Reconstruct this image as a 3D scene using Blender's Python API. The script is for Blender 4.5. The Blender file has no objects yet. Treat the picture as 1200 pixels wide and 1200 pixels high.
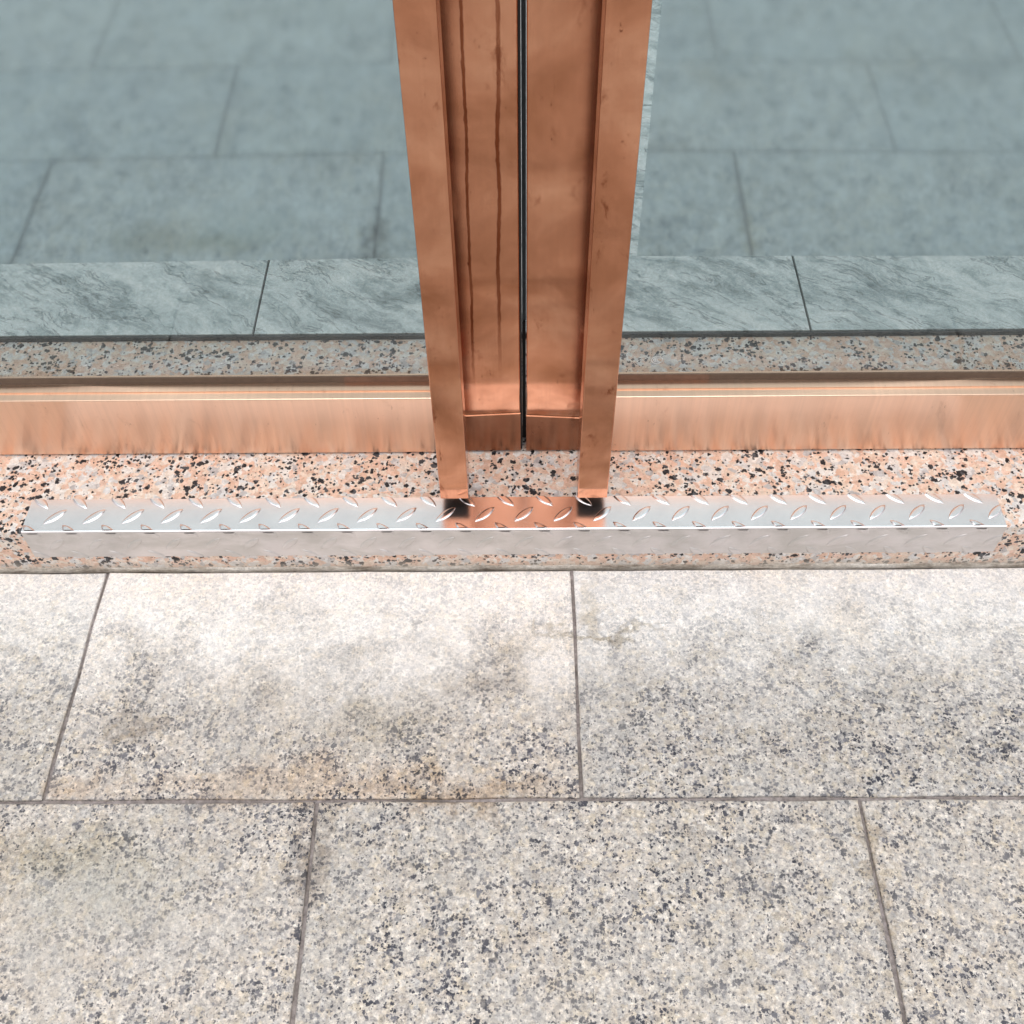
import bpy, bmesh, math, random
from mathutils import Vector, Matrix
random.seed(7)
R = math.radians
S = bpy.context.scene
C = S.collection

# ------------------------------------------------------------------ camera
cam_data = bpy.data.cameras.new('camera')
cam = bpy.data.objects.new('camera', cam_data); C.objects.link(cam)
RT = Vector((.99994871, .00038591, -.01012092))
UP = Vector((.00600871, .78182222, .62347246))
FW = Vector((-.00815337, .6235013, -.7817798))
cam.matrix_world = Matrix(((RT.x, UP.x, -FW.x, 0), (RT.y, UP.y, -FW.y, 0), (RT.z, UP.z, -FW.z, 1.1471), (0, 0, 0, 1)))
cam_data.sensor_fit = 'HORIZONTAL'
cam_data.angle = 2 * math.atan(600 / 1282.3)
cam_data.clip_start = .01; cam_data.clip_end = 500
S.camera = cam

# ------------------------------------------------------------------ light: overcast day, soft sun from behind the viewer
SUN_EL, SUN_AZ = R(88), R(185)          # azimuth measured clockwise from +Y
world = bpy.data.worlds.new('World'); S.world = world; world.use_nodes = True
wn = world.node_tree; wn.nodes.clear()
sky = wn.nodes.new('ShaderNodeTexSky'); sky.sky_type = 'NISHITA'; sky.sun_disc = False
sky.sun_elevation = SUN_EL; sky.sun_rotation = SUN_AZ; sky.dust_density = 4; sky.air_density = 1.2; sky.ozone_density = 1.0
hs = wn.nodes.new('ShaderNodeHueSaturation'); hs.inputs['Saturation'].default_value = .13
bg = wn.nodes.new('ShaderNodeBackground'); bg.inputs['Strength'].default_value = .15
wo = wn.nodes.new('ShaderNodeOutputWorld')
wn.links.new(sky.outputs[0], hs.inputs['Color']); wn.links.new(hs.outputs[0], bg.inputs[0]); wn.links.new(bg.outputs[0], wo.inputs[0])
sd = bpy.data.lights.new('sun', 'SUN'); sd.energy = 1.5; sd.angle = R(106); sd.color = (1, .955, .9)
sun = bpy.data.objects.new('sun', sd); C.objects.link(sun)
dirv = Vector((math.sin(SUN_AZ) * math.cos(SUN_EL), math.cos(SUN_AZ) * math.cos(SUN_EL), math.sin(SUN_EL)))
sun.rotation_euler = dirv.to_track_quat('Z', 'Y').to_euler()
S.view_settings.view_transform = 'Standard'; S.view_settings.look = 'None'
S.view_settings.gamma = 1; S.view_settings.use_curve_mapping = False
S.view_settings.exposure = .20

# ------------------------------------------------------------------ node helpers
class N:
    def __init__(s, name):
        s.m = bpy.data.materials.new(name); s.m.use_nodes = True
        s.t = s.m.node_tree; s.t.nodes.clear()
        s.out = s.t.nodes.new('ShaderNodeOutputMaterial')
    def new(s, typ, ins=None, **kw):
        n = s.t.nodes.new(typ)
        for k, v in kw.items(): setattr(n, k, v)
        for k, v in (ins or {}).items(): s.set(n.inputs[k], v)
        return n
    def set(s, sock, v):
        if isinstance(v, bpy.types.NodeSocket): s.t.links.new(v, sock)
        elif isinstance(v, (tuple, list)) and len(v) == 3 and sock.type == 'RGBA': sock.default_value = (*v, 1)
        else: sock.default_value = v
    def math(s, op, a, b=0., c=None):
        n = s.t.nodes.new('ShaderNodeMath'); n.operation = op
        s.set(n.inputs[0], a); s.set(n.inputs[1], b)
        if c is not None: s.set(n.inputs[2], c)
        return n.outputs[0]
    def vmath(s, op, a, b):
        n = s.t.nodes.new('ShaderNodeVectorMath'); n.operation = op
        s.set(n.inputs[0], a)
        if op == 'SCALE': s.set(n.inputs['Scale'], b)
        else: s.set(n.inputs[1], b)
        return n.outputs[0]
    def mix(s, f, a, b, blend='MIX'):
        n = s.t.nodes.new('ShaderNodeMix'); n.data_type = 'RGBA'; n.blend_type = blend
        s.set(n.inputs[0], f); s.set(n.inputs[6], a); s.set(n.inputs[7], b)
        return n.outputs[2]
    def ramp(s, f, stops, interp='LINEAR'):
        n = s.t.nodes.new('ShaderNodeValToRGB'); cr = n.color_ramp; cr.interpolation = interp
        while len(cr.elements) < len(stops): cr.elements.new(.5)
        for e, (p, c) in zip(cr.elements, stops):
            e.position = p; e.color = (*c, 1) if isinstance(c, tuple) else (c, c, c, 1)
        s.set(n.inputs[0], f)
        return n.outputs[0]
    def step(s, v, lo, hi, a=0., b=1.):
        n = s.t.nodes.new('ShaderNodeMapRange'); n.interpolation_type = 'SMOOTHSTEP'; n.clamp = True
        for i, x in zip((0, 1, 2, 3, 4), (v, lo, hi, a, b)): s.set(n.inputs[i], x)
        return n.outputs[0]
    def noise(s, vec, scale, detail=2, rough=.5, dist=0.):
        n = s.new('ShaderNodeTexNoise', {'Vector': vec, 'Scale': scale, 'Detail': detail, 'Roughness': rough, 'Distortion': dist})
        return n
    def voro(s, vec, scale, feature='F1', rand=1.):
        n = s.new('ShaderNodeTexVoronoi', feature=feature); s.set(n.inputs['Vector'], vec); s.set(n.inputs['Scale'], scale)
        s.set(n.inputs['Randomness'], rand)
        return n
    def scale(s, vec, xyz):
        return s.vmath('MULTIPLY', vec, xyz)
    def pos(s): return s.new('ShaderNodeNewGeometry').outputs['Position']
    def rnd(s): return s.new('ShaderNodeObjectInfo').outputs['Random']
    def xyz(s, v):
        n = s.t.nodes.new('ShaderNodeSeparateXYZ'); s.t.links.new(v, n.inputs[0]); return n.outputs
    def bump(s, h, strength, dist):
        return s.new('ShaderNodeBump', {'Height': h, 'Strength': strength, 'Distance': dist}).outputs[0]
    def pbr(s, **kw):
        p = s.t.nodes.new('ShaderNodeBsdfPrincipled')
        for k, v in kw.items(): s.set(p.inputs[k.replace('_', ' ')], v)
        s.t.links.new(p.outputs[0], s.out.inputs[0]); return s.m

def warp(n, p, sc, amt, det=2, ro=.6):
    w = n.noise(p, sc, det, ro).outputs['Color']
    return n.vmath('ADD', p, n.vmath('SCALE', n.vmath('SUBTRACT', w, (.5, .5, .5)), amt))

def blob(n, p, x, y, rx, ry, wob=1.):
    """0..1 soft ragged patch centred on a place of the ground (a stain)"""
    o = n.xyz(p)
    dx = n.math('DIVIDE', n.math('SUBTRACT', o[0], x), rx); dy = n.math('DIVIDE', n.math('SUBTRACT', o[1], y), ry)
    d = n.math('SQRT', n.math('ADD', n.math('MULTIPLY', dx, dx), n.math('MULTIPLY', dy, dy)))
    return n.step(d, 1., .1)

# ------------------------------------------------------------------ materials
def mat_paving():
    n = N('weathered_grey_granite'); p0 = n.pos(); r = n.rnd()
    p = n.vmath('ADD', p0, n.vmath('SCALE', n.new('ShaderNodeCombineXYZ', {0: r, 1: n.math('MULTIPLY', r, 3.7), 2: r}).outputs[0], 23.))
    pw = warp(n, p, 150, .012, 4, .68)
    # feldspar and quartz grains, two sizes, ragged borders
    vs = n.xyz(n.voro(pw, 125).outputs['Color'])
    col = n.ramp(vs[0], [(0, (.64, .61, .575)), (.18, (.53, .465, .395)), (.40, (.58, .535, .50)), (.54, (.44, .42, .405)),
                         (.66, (.68, .64, .60)), (.80, (.60, .52, .40)), (.93, (.40, .40, .41))], 'CONSTANT')
    v2s = n.xyz(n.voro(pw, 310).outputs['Color'])
    col = n.mix(.55, col, n.ramp(v2s[0], [(0, (.30, .295, .295)), (.22, (.44, .42, .40)), (.55, (.54, .505, .46)), (.85, (.74, .71, .68)), (1, (.84, .82, .79))]))
    mid = n.noise(p, 210, 5, .75).outputs[0]
    col = n.mix(1., col, n.ramp(mid, [(.30, (.36, .37, .415)), (.45, (.84, .84, .845)), (.66, (1.26, 1.22, 1.15))]), 'MULTIPLY')
    # dark mica: ragged flecks in loose clusters
    cl = n.step(n.noise(p, 30, 4, .65).outputs[0], .30, .72, .45, 1.25)
    def flecks(scale, wob, rmax, off, pw_=2.2):
        vv = n.voro(warp(n, n.vmath('ADD', p, off), scale * 1.3, wob, 4, .65), scale)
        q = n.xyz(vv.outputs['Color'])
        rad = n.math('MULTIPLY', n.math('MULTIPLY', n.math('POWER', q[0], pw_), rmax), cl)
        return n.step(n.math('SUBTRACT', rad, vv.outputs['Distance']), -.05, .12)
    mica = n.math('MAXIMUM', flecks(165, .0115, .60, (0, 0, 0)), n.math('MAXIMUM', flecks(290, .0062, .80, (3.1, 1.7, .4), 1.55), n.math('MULTIPLY', flecks(95, .015, .40, (1.3, 5.2, .7)), .7)))
    micacol = n.ramp(vs[2], [(0, (.036, .039, .055)), (.55, (.075, .076, .095)), (1, (.20, .20, .225))])
    # weathering: a washed-out skin hides the grain in places; bright light along the step's foot is painted in as well
    film = n.step(n.noise(p, 5.5, 4, .62, .4).outputs[0], .42, .68)
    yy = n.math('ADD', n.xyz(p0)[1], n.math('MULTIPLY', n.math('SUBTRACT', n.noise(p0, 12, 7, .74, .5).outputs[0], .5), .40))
    step_light = n.step(yy, .56, .80)  # mask for the band of light painted along the step
    pst = warp(n, warp(n, p0, 22, .10), 90, .03)
    skin = n.math('MAXIMUM', blob(n, pst, -.44, .38, .24, .13), blob(n, pst, -.22, .66, .34, .16))
    film_and_light = n.math('MINIMUM', n.math('ADD', n.math('ADD', n.math('MULTIPLY', film, .36), n.math('MULTIPLY', skin, .34)), n.math('MULTIPLY', step_light, .80)), .90)
    col = n.mix(n.math('MULTIPLY', mica, n.math('SUBTRACT', 1., n.math('MULTIPLY', film_and_light, .42))), col, micacol)
    skin_light = n.mix(step_light, (.50, .49, .47), (.93, .93, .93))  # grey weathered skin, turning white where the step's light is painted
    col = n.mix(n.math('MULTIPLY', n.math('MULTIPLY', film_and_light, n.math('SUBTRACT', 1., n.math('MULTIPLY', step_light, .35))), .74), col, skin_light)
    col = n.mix(step_light, col, n.mix(1., col, (1.27, 1.26, 1.255), 'MULTIPLY'))  # stone colour raised to paint the bright light beside the step
    g = n.noise(p, 900, 2, .7).outputs[0]
    col = n.mix(1., col, n.ramp(g, [(.25, .78), (.75, 1.20)]), 'MULTIPLY')
    col = n.mix(1., col, n.ramp(r, [(0, (.88, .88, .89)), (.5, (.92, .91, .905)), (1, (.97, .945, .935))]), 'MULTIPLY')
    # greyish and ochre clouds
    col = n.mix(n.math('MULTIPLY', n.step(n.noise(p0, 7.3, 5, .65, .6).outputs[0], .50, .74), .55), col, (.80, .80, .785), 'MULTIPLY')
    col = n.mix(n.math('MULTIPLY', n.step(n.noise(p0, 4.1, 5, .7, .3).outputs[0], .52, .75), .5), col, (.96, .875, .77), 'MULTIPLY')
    for x, y, rx, ry, c, k in ((-.445, .60, .050, .030, (.50, .47, .44), .85), (-.03, .65, .08, .035, (.66, .63, .59), .6), (-.17, .60, .10, .05, (.80, .77, .70), .7),
                               (-.22, .525, .36, .040, (.92, .81, .71), .8), (-.05, .520, .15, .024, (.74, .66, .57), .8), (-.50, .53, .06, .03, (.94, .83, .73), .8),
                               (.09, .722, .13, .010, (.60, .56, .48), .9), (.085, .76, .022, .07, (.74, .69, .60), .8),
                               (-.23, .43, .02, .09, (.58, .54, .51), .8), (-.62, .43, .10, .05, (.72, .69, .62), .6),
                               (.372, .42, .012, .16, (.68, .62, .53), .7), (-.45, .42, .16, .09, (.84, .86, .84), .8), (-.50, .45, .12, .04, (.80, .77, .68), .7),
                               (.0, .70, .09, .03, (.76, .72, .65), .5)):
        b = blob(n, pst, x, y, rx, ry)
        col = n.mix(n.math('MULTIPLY', b, k), col, c, 'MULTIPLY')
    rough = n.math('ADD', .62, n.math('MULTIPLY', g, .18))
    h = n.math('ADD', n.math('MULTIPLY', mid, .6), n.math('MULTIPLY', g, .4))
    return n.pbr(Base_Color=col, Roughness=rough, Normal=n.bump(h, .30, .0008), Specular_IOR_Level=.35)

def mat_grout():
    n = N('grey_joint_mortar'); p = n.pos()
    g = n.noise(p, 160, 4, .7).outputs[0]; g2 = n.noise(p, 14, 3, .6).outputs[0]
    col = n.mix(1., n.ramp(g, [(.3, (.17, .155, .155)), (.7, (.42, .39, .385))]), n.ramp(g2, [(.35, (.62, .58, .54)), (.65, (1.1, 1.05, 1.05))]), 'MULTIPLY')
    return n.pbr(Base_Color=col, Roughness=.9, Normal=n.bump(g, .6, .002))

def mat_pink():
    n = N('pink_speckled_granite'); p = n.pos()
    pw = warp(n, p, 90, .016, 3, .62)
    vs = n.xyz(n.voro(pw, 128).outputs['Color'])
    col = n.ramp(vs[0], [(0, (.78, .48, .34)), (.26, (.80, .60, .47)), (.46, (.70, .42, .30)), (.56, (.80, .755, .715)),
                         (.74, (.66, .655, .66)), (.87, (.44, .44, .46)), (.93, (.80, .68, .58))], 'CONSTANT')
    v2 = n.xyz(n.voro(pw, 210).outputs['Color'])
    col = n.mix(.32, col, n.ramp(v2[1], [(0, (.56, .42, .35)), (.5, (.76, .63, .54)), (1, (.88, .86, .84))]))
    md = n.noise(p, 170, 4, .7).outputs[0]
    col = n.mix(1., col, n.ramp(md, [(.3, (.84, .83, .83)), (.7, (1.12, 1.12, 1.13))]), 'MULTIPLY')
    cl = n.step(n.noise(p, 24, 3, .6).outputs[0], .32, .70, .55, 1.25)
    def flecks(scale, wob, rmax, off):
        vv = n.voro(warp(n, n.vmath('ADD', p, off), scale * 1.5, wob, 2, .6), scale)
        q = n.xyz(vv.outputs['Color'])
        rad = n.math('MULTIPLY', n.math('MULTIPLY', n.math('POWER', q[0], 2.0), rmax), cl)
        return n.step(n.math('SUBTRACT', rad, vv.outputs['Distance']), -.015, .035)
    black = n.math('MAXIMUM', flecks(118, .009, .62, (0, 0, 0)), flecks(215, .0045, .60, (2.2, .7, 4.)))
    col = n.mix(black, col, n.ramp(vs[2], [(0, (.016, .015, .018)), (.7, (.04, .038, .042)), (1, (.11, .11, .12))]))
    g = n.noise(p, 700, 2, .7).outputs[0]
    col = n.mix(1., col, n.ramp(g, [(.25, .84), (.75, 1.14)]), 'MULTIPLY')
    # dusty dirt low on the riser
    z = n.xyz(p)[2]
    dirt = n.math('MULTIPLY', n.step(n.math('ADD', z, n.math('MULTIPLY', n.noise(p, 40, 4, .7).outputs[0], .022)), .036, .012), .6)
    col = n.mix(dirt, col, (.47, .42, .36))
    return n.pbr(Base_Color=col, Roughness=n.math('ADD', .36, n.math('MULTIPLY', g, .16)), Specular_IOR_Level=.22)

def mat_copper(name, drips=None, tarnish=.35, dark=1., pale=0., brush=(900, 900, 14), rough=.12, aniso=.93, turn=0.):
    n = N(name); p = n.pos(); tc = n.new('ShaderNodeTexCoord').outputs['Object']
    st = n.noise(n.scale(p, brush), 1., 3, .6).outputs[0]
    cloud = n.noise(p, 9, 4, .6, .5).outputs[0]
    base = n.ramp(cloud, [(.30, (.42 * dark, .180 * dark, .097 * dark)), (.48, (.58 * dark, .270 * dark, .160 * dark)), (.72, (.80 * dark, .425 * dark, .27 * dark))])
    base = n.mix(pale, base, (.93, .65, .49))
    base = n.mix(1., base, n.ramp(st, [(.3, .955), (.7, 1.035)]), 'MULTIPLY')
    # tarnish blotches stretched down the metal
    tn = n.noise(n.scale(p, (34, 34, 15)), 1., 5, .68, .5).outputs[0]
    tm = n.step(tn, .58, .72)
    base = n.mix(n.math('MULTIPLY', tm, tarnish), base, (.50, .36, .30), 'MULTIPLY')
    spots = n.noise(n.scale(p, (210, 210, 90)), 1., 3, .6).outputs[0]
    sm = n.math('MULTIPLY', n.step(spots, .66, .74), n.step(tn, .45, .6))
    base = n.mix(n.math('MULTIPLY', sm, min(1, tarnish * 1.7)), base, (.34, .24, .20), 'MULTIPLY')
    rg = n.math('ADD', n.math('ADD', rough, n.math('MULTIPLY', st, .03)), n.math('MULTIPLY', tm, .10))
    if drips:
        o = n.xyz(p)
        for x0, w, zlo, amp in drips:
            wob = n.noise(n.new('ShaderNodeCombineXYZ', {0: x0 * 50, 1: 0., 2: n.math('MULTIPLY', o[2], 7.)}).outputs[0], 1., 1, .4).outputs[0]
            sl = n.math('MULTIPLY', n.math('SUBTRACT', o[2], .45), .012)
            xc = n.math('ADD', x0, n.math('ADD', sl, n.math('MULTIPLY', n.math('SUBTRACT', wob, .5), amp)))
            d = n.math('ABSOLUTE', n.math('ADD', n.math('SUBTRACT', o[0], xc), n.math('MULTIPLY', n.math('SUBTRACT', spots, .5), .003)))
            line = n.math('MULTIPLY', n.step(d, w, w * .45), n.step(n.math('ADD', o[2], n.math('MULTIPLY', spots, .05)), zlo, zlo + .14))
            base = n.mix(n.math('MULTIPLY', line, n.step(n.noise(n.scale(p, (60, 60, 9)), 1., 3, .6).outputs[0], .3, .6, .7, 1.)), base, (.42, .27, .21), 'MULTIPLY')
            rg = n.math('ADD', rg, n.math('MULTIPLY', line, .08))
    bm = n.bump(n.noise(p, 17, 2, .5).outputs[0], .022, .0012)
    m = n.pbr(Base_Color=base, Metallic=1., Roughness=rg, Normal=bm)
    if aniso:
        pb = [q for q in n.t.nodes if q.type == 'BSDF_PRINCIPLED'][0]
        pb.inputs['Anisotropic'].default_value = aniso; pb.inputs['Anisotropic Rotation'].default_value = turn
        tg = n.new('ShaderNodeTangent', direction_type='RADIAL', axis='Z'); n.t.links.new(tg.outputs[0], pb.inputs['Tangent'])
    return m

def mat_steel():
    n = N('polished_steel'); p = n.pos()
    c = n.noise(p, 30, 3, .6).outputs[0]; f = n.noise(n.scale(p, (60, 900, 900)), 1., 2, .5).outputs[0]
    col = n.ramp(c, [(.3, (.84, .785, .80)), (.7, (.93, .87, .88))])
    # street grime dulling the upright face
    o = n.xyz(p)
    gr = n.math('MULTIPLY', n.step(o[1], .8222, .8214), n.step(n.noise(n.scale(p, (14, 14, 30)), 1., 5, .65, .4).outputs[0], .30, .70, .38, .72))
    col = n.mix(gr, col, (.42, .395, .355))
    return n.pbr(Base_Color=col, Metallic=n.math('SUBTRACT', 1., n.math('MULTIPLY', gr, .7)), Roughness=n.math('ADD', n.math('ADD', .205, n.math('MULTIPLY', f, .07)), n.math('MULTIPLY', gr, .22)), Normal=n.bump(c, .08, .002))

def mat_slate():
    n = N('veined_grey_slate'); r = n.rnd(); p0 = n.pos()
    p = n.vmath('ADD', p0, n.vmath('SCALE', n.new('ShaderNodeCombineXYZ', {0: r, 1: r, 2: r}).outputs[0], 31.))
    rot = n.new('ShaderNodeVectorRotate', {'Vector': p, 'Angle': R(33)}, rotation_type='Z_AXIS').outputs[0]
    w = warp(n, rot, 4.5, .11, 4, .6)
    a = n.noise(n.scale(w, (6.5, 20, 6)), 1., 12, .74, .6).outputs[0]
    b = n.noise(n.scale(w, (17, 60, 12)), 1., 8, .74, .9).outputs[0]
    iso = n.noise(p, 26, 8, .72, .8).outputs[0]
    a = n.math('ADD', n.math('MULTIPLY', a, .72), n.math('MULTIPLY', iso, .28))
    ridge = n.math('SUBTRACT', 1., n.math('MULTIPLY', n.math('ABSOLUTE', n.math('SUBTRACT', b, .5)), 13.))
    col = n.ramp(a, [(.36, (.22, .26, .275)), (.46, (.50, .56, .57)), (.53, (.70, .755, .76)), (.61, (.90, .92, .915))])
    col = n.mix(n.math('MULTIPLY', n.math('MAXIMUM', ridge, 0.), n.step(a, .44, .58, .05, .75)), col, (.80, .82, .82))
    crack = n.step(n.math('ABSOLUTE', n.math('SUBTRACT', n.noise(n.scale(w, (3, 15, 4)), 1., 7, .68, .4).outputs[0], .5)), .014, 0.)
    col = n.mix(n.math('MULTIPLY', crack, .65), col, (.10, .125, .14))
    fine = n.noise(p, 240, 3, .7).outputs[0]
    col = n.mix(1., col, n.ramp(fine, [(.3, .85), (.7, 1.15)]), 'MULTIPLY')
    return n.pbr(Base_Color=col, Roughness=.33, Normal=n.bump(a, .25, .004))

def mat_plain(name, col, rough=.7, metal=0.):
    n = N(name); p = n.pos()
    g = n.noise(p, 130, 3, .6).outputs[0]
    c = n.mix(1., col, n.ramp(g, [(.3, .82), (.7, 1.15)]), 'MULTIPLY')
    return n.pbr(Base_Color=c, Roughness=rough, Metallic=metal)

def mat_glass():
    n = N('clear_tinted_glass')
    lw = n.new('ShaderNodeLayerWeight', {'Blend': .5}).outputs['Facing']
    f = n.math('ADD', .062, n.math('MULTIPLY', n.math('POWER', lw, 5.), .9))
    tr = n.new('ShaderNodeBsdfTransparent', {'Color': (.64, .695, .70)})
    gl = n.new('ShaderNodeBsdfGlossy', {'Color': (.95, .98, 1.), 'Roughness': .0})
    mx = n.new('ShaderNodeMixShader', {0: f, 1: tr.outputs[0], 2: gl.outputs[0]})
    n.t.links.new(mx.outputs[0], n.out.inputs[0]); return n.m

def mat_film():
    n = N('silvered_window_film'); p = n.pos()
    c = n.noise(p, 5, 4, .6).outputs[0]; sp = n.noise(p, 900, 1, .5).outputs[0]
    tr = n.new('ShaderNodeBsdfTransparent', {'Color': (.34, .40, .42)})
    gl = n.new('ShaderNodeBsdfGlossy', {'Color': n.ramp(c, [(.3, (.455, .635, .715)), (.7, (.485, .665, .74))]), 'Roughness': .060})
    df = n.new('ShaderNodeBsdfDiffuse', {'Color': (.50, .56, .57)})
    mx = n.new('ShaderNodeMixShader', {0: .88, 1: tr.outputs[0], 2: gl.outputs[0]})
    mx2 = n.new('ShaderNodeMixShader', {0: n.step(sp, .70, .80, .05, .5), 1: mx.outputs[0], 2: df.outputs[0]})
    n.t.links.new(mx2.outputs[0], n.out.inputs[0]); return n.m

PAVE, GROUT, PINK, STEEL, SLATE = mat_paving(), mat_grout(), mat_pink(), mat_steel(), mat_slate()
GLASS, FILM = mat_glass(), mat_film()
COP_RAIL = mat_copper('copper_rail', tarnish=.22, pale=.85, brush=(260, 2.5, 2.5), rough=.27, aniso=.87, turn=.25)
COP_STILE_L = mat_copper('copper_stile_with_drips', drips=((-.0525, .0021, .20, .007), (-.0212, .0027, .22, .010)), tarnish=.5)
COP_STILE_R = mat_copper('copper_stile', tarnish=.5)
COP_BAR = mat_copper('copper_handle', tarnish=.9, rough=.12)
COP_CAP = mat_copper('tarnished_copper_cap', tarnish=.6, dark=.52, brush=(12, 900, 700), rough=.24, turn=.25)
COP_IN = mat_plain('blackened_tube_inside', (.012, .010, .010), .9)
BEAD = mat_plain('brown_glazing_strip', (.17, .095, .065), .45)
RUBBER = mat_plain('black_rubber', (.014, .014, .015), .6)
ETCH = mat_plain('etched_white_print', (.70, .72, .72), .8)
GAP_DIM = mat_plain('dim_gap_tone', (.075, .10, .125), .45)  # tone of the strip added to darken the door gap
TRIM = mat_plain('dark_edge_sealant', (.045, .052, .055), .8)
EARTH = mat_plain('concrete_bed', (.30, .29, .27), .9)

# ------------------------------------------------------------------ mesh helpers
def obj(name, bm, mat, parent=None, smooth=False, kind=None):
    me = bpy.data.meshes.new(name); bm.normal_update(); bm.to_mesh(me); bm.free()
    me.materials.append(mat)
    if smooth:
        for f in me.polygons: f.use_smooth = True
    o = bpy.data.objects.new(name, me); C.objects.link(o)
    if parent: o.parent = parent
    if kind: o['kind'] = kind
    return o

def empty(name, loc, label, cat, group=None):
    o = bpy.data.objects.new(name, None); C.objects.link(o); o.location = loc
    o.empty_display_size = .1
    o['label'] = label; o['category'] = cat
    if group: o['group'] = group
    return o

def box(bm, lo, hi, bev=0.):
    vs = [bm.verts.new((x, y, z)) for x in (lo[0], hi[0]) for y in (lo[1], hi[1]) for z in (lo[2], hi[2])]
    fs = [bm.faces.new([vs[i] for i in q]) for q in ((0, 1, 3, 2), (4, 6, 7, 5), (0, 4, 5, 1), (2, 3, 7, 6), (0, 2, 6, 4), (1, 5, 7, 3))]
    if bev:
        es = set(e for f in fs for e in f.edges)
        bmesh.ops.bevel(bm, geom=list(es), offset=bev, segments=2, profile=.5, affect='EDGES')
    return bm

def sweep_x(bm, prof, x0, x1):
    """closed (y,z) profile swept along X, capped"""
    a = [bm.verts.new((x0, y, z)) for y, z in prof]; b = [bm.verts.new((x1, y, z)) for y, z in prof]
    k = len(prof)
    for i in range(k): bm.faces.new((a[i], a[(i + 1) % k], b[(i + 1) % k], b[i]))
    bm.faces.new(a[::-1]); bm.faces.new(b)
    bmesh.ops.recalc_face_normals(bm, faces=bm.faces[:])
    return bm

def slab(bm, x0, x1, y0, y1, zt, th, jit=.0010, bev=.0016, n=9, rng=random):
    """a stone slab: worn, slightly uneven edge with a small arris"""
    pts = []
    for i in range(n): pts.append((x0 + (x1 - x0) * i / n, y0))
    m = max(3, n // 2)
    for i in range(m): pts.append((x1, y0 + (y1 - y0) * i / m))
    for i in range(n): pts.append((x1 - (x1 - x0) * i / n, y1))
    for i in range(m): pts.append((x0, y1 - (y1 - y0) * i / m))
    pts = [(x + rng.uniform(-jit, jit), y + rng.uniform(-jit, jit)) for x, y in pts]
    cx, cy = (x0 + x1) / 2, (y0 + y1) / 2
    def ring(ins, z, r=0):
        return [bm.verts.new((x - math.copysign(ins, x - cx) * (abs(abs(x - cx) - (x1 - x0) / 2) < .004),
                              y - math.copysign(ins, y - cy) * (abs(abs(y - cy) - (y1 - y0) / 2) < .004), z + rng.uniform(-r, r))) for x, y in pts]
    a = ring(0, zt - th); b = ring(0, zt - bev * .9); c = ring(bev * .45, zt - bev * .3, .0001); d = ring(bev * 1.3, zt)
    k = len(pts)
    for u, w in ((a, b), (b, c), (c, d)):
        for i in range(k): bm.faces.new((u[i], u[(i + 1) % k], w[(i + 1) % k], w[i]))
    bm.faces.new(d)
    return bm

# ------------------------------------------------------------------ ground and paving
ZS = .081                                            # top of the granite step
bm = bmesh.new(); box(bm, (-60, -60, -.30), (60, .90, -.045)); obj('ground', bm, EARTH, kind='structure')
Y0, PD, PW = .8195, .3121, .600
bm = bmesh.new(); box(bm, (-2.0, -2.05, -.044), (2.0, .8205, -.0042))
pavement = obj('pavement', bm, GROUT, kind='structure')
jw = .0022
for k in range(9):
    y1 = Y0 - k * PD; y0 = y1 - PD
    off = .0655 if k % 2 == 0 else -.2275
    for i in range(-4, 4):
        x0 = off + i * PW; x1 = x0 + PW
        if x1 < -1.9 or x0 > 1.9: continue
        bm = bmesh.new()
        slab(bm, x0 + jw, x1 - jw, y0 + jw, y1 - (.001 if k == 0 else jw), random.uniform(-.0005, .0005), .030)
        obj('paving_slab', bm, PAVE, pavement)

# ------------------------------------------------------------------ granite step under the door
YF, YB = .8230, 1.1665
prof = [(YF, .0), (YF, ZS - .0018), (YF + .0006, ZS - .0005), (YF + .0018, ZS), (YB, ZS), (YB, 0)]
bm = bmesh.new(); sweep_x(bm, prof, -2.0, 2.0)
step = obj('granite_step', bm, PINK)
step['label'] = 'pink black-speckled granite doorstep running under the copper doors'; step['category'] = 'doorstep'; step['kind'] = 'thing'
bm = bmesh.new(); nseg = 160; rr = random.Random(3)
rows = []
for i in range(nseg + 1):
    x = -2 + 4 * i / nseg; h = .0052 + rr.uniform(-.0016, .0016); d = .0022 + rr.uniform(-.0006, .0006)
    rows.append([bm.verts.new(q) for q in ((x, YF + .0005, h), (x, YF - d * .6, h * .8), (x, YF - d, .0012), (x, YF - d, -.004), (x, YF + .0005, -.004))])
for a, b in zip(rows, rows[1:]):
    for j in range(5): bm.faces.new((a[j], b[j], b[(j + 1) % 5], a[(j + 1) % 5]))
bmesh.ops.recalc_face_normals(bm, faces=bm.faces[:])
def mat_mortar():
    n = N('dirty_pale_mortar'); p = n.pos()
    a = n.noise(n.scale(p, (13, 60, 60)), 1., 5, .7).outputs[0]; g = n.noise(p, 260, 3, .7).outputs[0]
    col = n.mix(1., n.ramp(a, [(.36, (.20, .16, .125)), (.50, (.48, .43, .375)), (.64, (.72, .68, .63))]), n.ramp(g, [(.3, .7), (.7, 1.2)]), 'MULTIPLY')
    return n.pbr(Base_Color=col, Roughness=.95, Normal=n.bump(g, .6, .002))
MORT = mat_mortar()
obj('mortar_fillet', bm, MORT, step)

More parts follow.
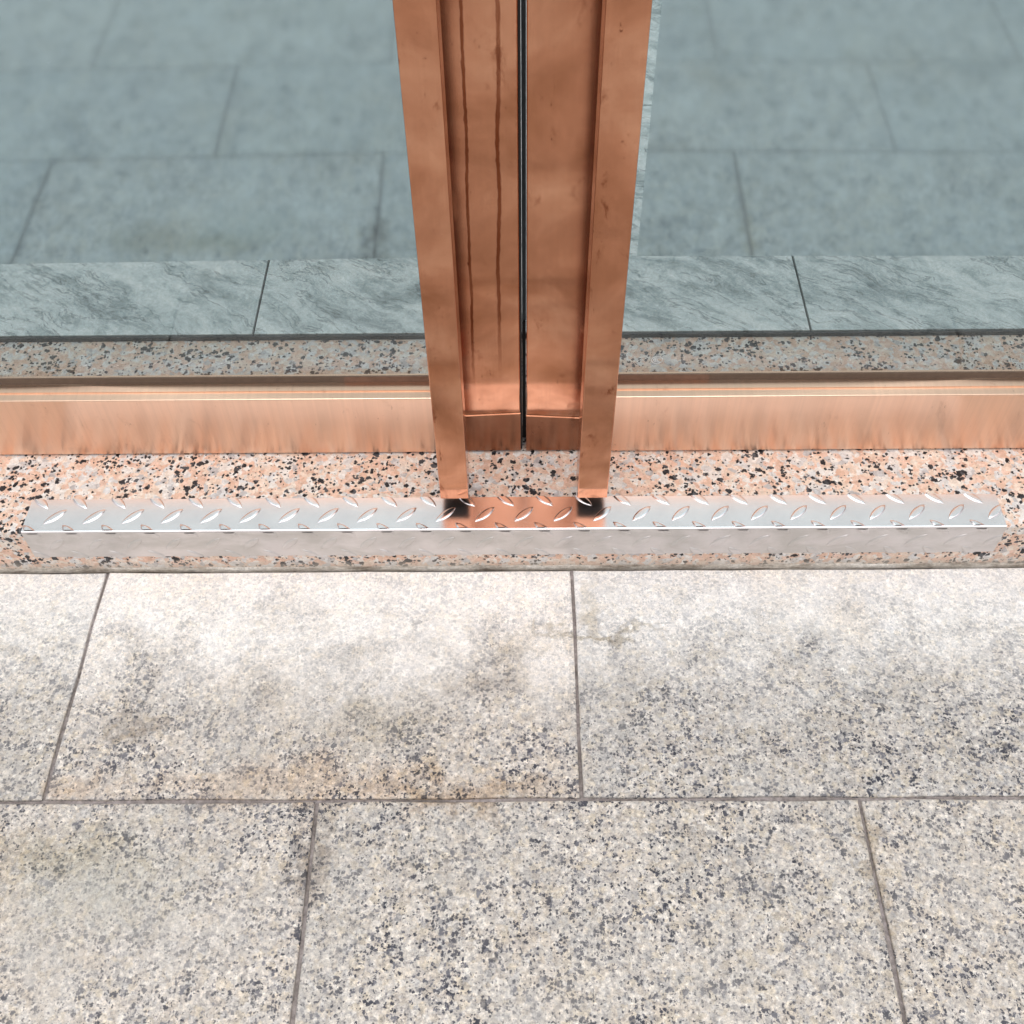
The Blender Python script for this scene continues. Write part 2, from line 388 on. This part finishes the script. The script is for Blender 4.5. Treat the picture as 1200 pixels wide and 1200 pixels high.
# ------------------------------------------------------------------ interior floor
bm = bmesh.new(); box(bm, (-2.6, 1.1675, -.3), (2.6, 6.0, .0835)); inner = obj('interior_floor', bm, TRIM, kind='structure')
bm = bmesh.new(); box(bm, (-2.6, 1.1672, .0836), (2.6, 1.1705, .0872)); obj('edge_trim', bm, TRIM, inner)
ZL = .0885; TW, TD = .795, .586
for k in range(5):
    y0 = 1.1712 + k * TD
    off = -.381 + (0, -.27, .17, -.1, .3)[k]
    for i in range(-2, 3):
        x0 = off + i * TW; x1 = x0 + TW
        bm = bmesh.new(); slab(bm, x0 + .0016, x1 - .0016, y0 + .0006, y0 + TD - .0020, ZL, .0052, .0001, .0006, 4)
        obj('slate_tile', bm, SLATE, inner)

# ------------------------------------------------------------------ chequer-plate step guard
XL, XR = -.6168, .5949
TOP, FRONT, BACK, BOT, RB, T = .0830, .8210, .8730, .0318, .0026, .0017
guard = empty('step_guard', (0, .847, .083), 'L-shaped polished steel tread-plate guard folded over the granite step edge', 'step guard')
outer = [(BACK, TOP)]
for i in range(7):
    a = math.pi / 2 + (math.pi / 2) * i / 6
    outer.append((FRONT + RB + RB * math.cos(a), TOP - RB + RB * math.sin(a)))
outer.append((FRONT, BOT))
inn = [(FRONT + T, BOT)]
for i in range(7):
    a = math.pi - (math.pi / 2) * i / 6
    inn.append((FRONT + RB + (RB - T) * math.cos(a), TOP - RB + (RB - T) * math.sin(a)))
inn.append((BACK, TOP - T))
bm = bmesh.new(); sweep_x(bm, outer + inn, XL, XR)
plate = obj('plate', bm, STEEL); plate.parent = guard; plate.matrix_parent_inverse = Matrix.Translation((0, -.847, -.083))

# lens-shaped studs, clipped at the sheet's edges, in the developed sheet (u along X, v across it)
def lens(sign, vmin, vmax, xmin=-1, xmax=1, L=.0335, Wd=.0112, H=.0015, nu=16, nv=10):
    bm = bmesh.new(); grid = []
    for i in range(nu + 1):
        s = -1 + 2 * i / nu; w = Wd / 2 * (1 - s * s) ** .8 + 1e-5; row = []
        for j in range(nv + 1):
            q = -1 + 2 * j / nv; h = H * min(1, (1 - abs(q)) * 3.4) * min(1, (1 - s * s) * 2.0) * (1 - .15 * q * q)
            u, v = s * L / 2, q * w
            a = R(44) * sign
            row.append(bm.verts.new((u * math.cos(a) - v * math.sin(a), u * math.sin(a) + v * math.cos(a), h - .00008)))
        grid.append(row)
    for i in range(nu):
        for j in range(nv): bm.faces.new((grid[i][j], grid[i + 1][j], grid[i + 1][j + 1], grid[i][j + 1]))
    for co, no in (((0, vmin, 0), (0, -1, 0)), ((0, vmax, 0), (0, 1, 0)), ((xmin, 0, 0), (-1, 0, 0)), ((xmax, 0, 0), (1, 0, 0))):
        bmesh.ops.bisect_plane(bm, geom=bm.verts[:] + bm.edges[:] + bm.faces[:], plane_co=co, plane_no=no, clear_outer=True)
    return bm
PITCH, YM, XP = .04868, .8452, -.5805
HALF = PITCH / 2
def place_studs(row_y, sign, phase, face):
    """row_y: place of the row measured on the flat sheet (Y for the top; below the fold it carries on down)"""
    lo, hi = (FRONT + RB, BACK) if face == 'top' else (BOT, TOP - RB)
    base = row_y if face == 'top' else TOP - (FRONT - row_y) - .0011
    bm = lens(sign, lo - base, hi - base)
    if not bm.verts or len(bm.faces) < 2: bm.free(); return
    me = None
    i = -1
    while True:
        x = XP + phase + i * PITCH; i += 1
        if x > XR + .02: break
        if x < XL - .02: continue
        clip = x - .013 < XL or x + .013 > XR
        if clip:
            b2 = lens(sign, lo - base, hi - base, XL + .0003 - x, XR - .0003 - x)
            if len(b2.faces) < 2: b2.free(); continue
            o = obj('raised_stud', b2, STEEL, smooth=True)
        elif me is None:
            o = obj('raised_stud', lens(sign, lo - base, hi - base), STEEL, smooth=True); me = o.data
        else:
            o = bpy.data.objects.new('raised_stud', me); C.objects.link(o)
        loc = Vector((x, base, TOP)) if face == 'top' else Vector((x, FRONT, base))
        o.parent = guard; o.location = loc - Vector((0, .847, .083))
        if face != 'top': o.rotation_euler = (R(90), 0, 0)
    bm.free()
for r_, (y, sg, ph) in enumerate(((YM, 1, 0), (YM + HALF, -1, HALF), (YM - HALF, -1, HALF))): place_studs(y, sg, ph, 'top')
for y, sg, ph in ((YM - HALF, -1, HALF), (YM - 2 * HALF, 1, 0), (YM - 3 * HALF, -1, HALF)): place_studs(y, sg, ph, 'front')

# ------------------------------------------------------------------ the two door leaves
YD, YG = .9485, .9775                                # front of the frame, front of the glass
ZB, ZR, ZTOP = .0845, .1826, 2.20
def tube(bm, x0, x1, y0, y1, z0, z1, t=.0016, r=.0012):
    """square tube, open at the bottom, with small rounded arrises"""
    def ring(ins, z, rad):
        a, b, c, d = x0 + ins, x1 - ins, y0 + ins, y1 - ins; o = []
        for cx, cy, s in ((b - rad, d - rad, 0), (a + rad, d - rad, 90), (a + rad, c + rad, 180), (b - rad, c + rad, 270)):
            for i in range(3): o.append(bm.verts.new((cx + rad * math.cos(R(s + 45 * i)), cy + rad * math.sin(R(s + 45 * i)), z)))
        return o
    o0, o1, i0, i1 = ring(0, z0, r), ring(0, z1, r), ring(t, z0, r * .5), ring(t, z0 + .25, r * .5)
    k = len(o0); ins = []
    for i in range(k):
        j = (i + 1) % k
        bm.faces.new((o0[i], o0[j], o1[j], o1[i])); bm.faces.new((i0[j], i0[i], i1[i], i1[j])).material_index = 1
        bm.faces.new((o0[j], o0[i], i0[i], i0[j]))
    bm.faces.new(o1); bm.faces.new(i1[::-1]).material_index = 1
    return bm

def door(s, label, kx, seam, bar, film_gap, stile_mat):
    """s = -1 left leaf, +1 right leaf; built in world coordinates round its root at the leaf's foot"""
    xe = -.0002 if s < 0 else .0077                  # meeting edge
    xo = xe + s * .0850                              # outer edge of the meeting stile
    xh = xe + s * 1.10                               # hinge side
    root = empty('glass_door', (xe + s * .55, YD, ZB), label, 'door', 'pair of copper framed glass doors'); root['kind'] = 'thing'
    inv = Matrix.Translation(-root.location)
    def part(name, bm, mat, parent=root, smooth=False):
        o = obj(name, bm, mat, smooth=smooth); o.parent = parent
        if parent is root: o.matrix_parent_inverse = inv
        return o
    def xb(a, b): return (min(a, b), max(a, b))
    # meeting stile, stopping at the folded cap
    zc = seam[0]
    bm = bmesh.new(); a, b = xb(xe, xo)
    box(bm, (a, YD, min(seam) - .004), (b, YD + .050, ZTOP), .0012)
    part('stile', bm, stile_mat)
    # folded cap at the foot, its upper edge a little askew and proud of the stile
    za, zb_ = (seam[0], seam[1])                     # height at x=a and x=b
    bm = bmesh.new()
    f = [(a - .0003, YD + .0016, ZB), (b + .0003, YD + .0016, ZB), (b + .0003, YD - .0018, zb_), (a - .0003, YD - .0018, za)]
    g = [(x, YD + .049, z) for x, y, z in f[:2]] + [(b + .0003, YD - .0001, zb_ + .0006), (a - .0003, YD - .0001, za + .0006)]
    v = [bm.verts.new(q) for q in f]; w = [bm.verts.new(q) for q in g[2:]]; bb = [bm.verts.new(q) for q in g[:2]]
    bm.faces.new(v); bm.faces.new((v[3], v[2], w[0], w[1])); bm.faces.new((v[0], bb[0], bb[1], v[1]))
    wb = [bm.verts.new((b + .0003, YD + .049, zb_)), bm.verts.new((a - .0003, YD + .049, za))]
    bm.faces.new((v[1], bb[1], wb[0], w[0], v[2])); bm.faces.new((v[0], v[3], w[1], wb[1], bb[0]))
    bmesh.ops.recalc_face_normals(bm, faces=bm.faces[:])
    part('bottom_cap', bm, COP_CAP)
    # bottom rail with a stepped top rising to the glass
    a, b = xb(xo + s * .0005, xh - s * .085)
    pr = [(YD, ZB), (YD, ZR - .0012), (YD + .0004, ZR - .0003), (YD + .0012, ZR), (YD + .0125, ZR + .0004), (YD + .0127, ZR + .0022), (YD + .0262, ZR + .0030),
          (YD + .0262, ZR - .004), (YD + .048, ZR - .004), (YD + .048, ZB)]
    bm = bmesh.new(); sweep_x(bm, pr, a, b); part('bottom_rail', bm, COP_RAIL)
    # glazing bead
    bm = bmesh.new(); box(bm, (a, YG - .0026, ZR - .003), (b, YG - .0004, ZR + .0125), .0005); part('glazing_bead', bm, BEAD)
    # hinge stile and top rail (out of the picture, they carry the leaf)
    bm = bmesh.new(); a2, b2 = xb(xh, xh - s * .0845); box(bm, (a2, YD, ZB), (b2, YD + .050, ZTOP), .0012); part('hinge_stile', bm, COP_STILE_R)
    bm = bmesh.new(); box(bm, (a, YD + .0006, ZTOP - .10), (b, YD + .0480, ZTOP), .0012); part('top_rail', bm, COP_RAIL)
    # glass and its silvered film; the pane sits very slightly askew in the frame
    bm = bmesh.new(); box(bm, (a - .001, 0, ZR - .0035), (b + .001, .010, ZTOP - .099))
    pane = part('glass_pane', bm, GLASS)
    for vv in pane.data.vertices: vv.co.y += YG + kx * vv.co.x
    fa, fb = xb(film_gap, xh - s * .105)
    bm = bmesh.new(); box(bm, (fa, -.0007, .3765), (fb, -.0003, ZTOP - .115))
    film = obj('window_film', bm, FILM); film.parent = pane; film.matrix_parent_inverse = Matrix.Identity(4)
    for vv in film.data.vertices: vv.co.y += YG + kx * vv.co.x
    if s > 0:                                        # small etched oval approval mark low on the pane
        bm = bmesh.new(); mx_, mz = .1669, .2190
        def arc(rx, rz, a0, a1, w, cx=0., k=28):
            pr = []
            for i in range(k + 1):
                t_ = R(a0 + (a1 - a0) * i / k); cx_, sx_ = math.cos(t_), math.sin(t_)
                pr.append([bm.verts.new((mx_ + cx + q * cx_ * 1., y_, mz + q2 * sx_)) for q, q2, y_ in ((rx, rz, -.00002), (rx - w, rz - w, -.00002), (rx - w, rz - w, -.00012), (rx, rz, -.00012))])
            for u, v_ in zip(pr, pr[1:]):
                for j in range(4): bm.faces.new((u[j], v_[j], v_[(j + 1) % 4], u[(j + 1) % 4]))
        arc(.0072, .0062, 0, 360, .0008)
        for cx in (-.0004, .0016, .0036): arc(.0040, .0037, 70, 290, .0008, cx)
        bmesh.ops.recalc_face_normals(bm, faces=bm.faces[:])
        mk = obj('etched_mark', bm, ETCH); mk.parent = pane
        for vv in mk.data.vertices: vv.co.y += YG + kx * vv.co.x
    # seal along the meeting edge, brush at its foot, strip added to darken the gap
    if s < 0:
        bm = bmesh.new(); box(bm, (xe - .0004, YD + .004, ZB), (xe + .0026, YD + .030, ZTOP - .002), .0006); part('weather_seal', bm, RUBBER)
        bm = bmesh.new(); box(bm, (xe + .0028, YD + .024, ZB), (xe + .0074, YD + .040, .285)); part('brush_seal', bm, RUBBER)
        bm = bmesh.new(); box(bm, (xe + .0029, YD + .026, .286), (xe + .0076, YD + .0275, ZTOP - .002)); part('gap_dimmer', bm, GAP_DIM)  # added strip that tones down the bright gap between the leaves
    # pull handle: a long square tube held off the stile
    bm = bmesh.new(); tube(bm, bar[0], bar[1], .8542, .8925, .1035, 1.95)
    h = part('pull_handle', bm, COP_BAR); h.data.materials.append(COP_IN)
    for z in (.95, 1.75):
        bm = bmesh.new(); cx = sum(bar) / 2
        cyl = bmesh.ops.create_cone(bm, cap_ends=True, segments=20, radius1=.009, radius2=.009, depth=YD - .8925 - .001)
        bmesh.ops.rotate(bm, verts=bm.verts, cent=(0, 0, 0), matrix=Matrix.Rotation(R(90), 3, 'X'))
        bmesh.ops.translate(bm, verts=bm.verts, vec=(cx, (YD + .8925) / 2, z))
        part('standoff', bm, COP_BAR, h, True)
    return root
door(-1, 'left copper framed glass door with two dark drip streaks down its stile', .0119, (.1512, .1560), (-.0992, -.0645), -.088, COP_STILE_L)
door(1, 'right copper framed glass door with a streak-free stile and film stopping short of it', -.0111, (.1518, .1455), (.0697, .1064), .1300, COP_STILE_R)
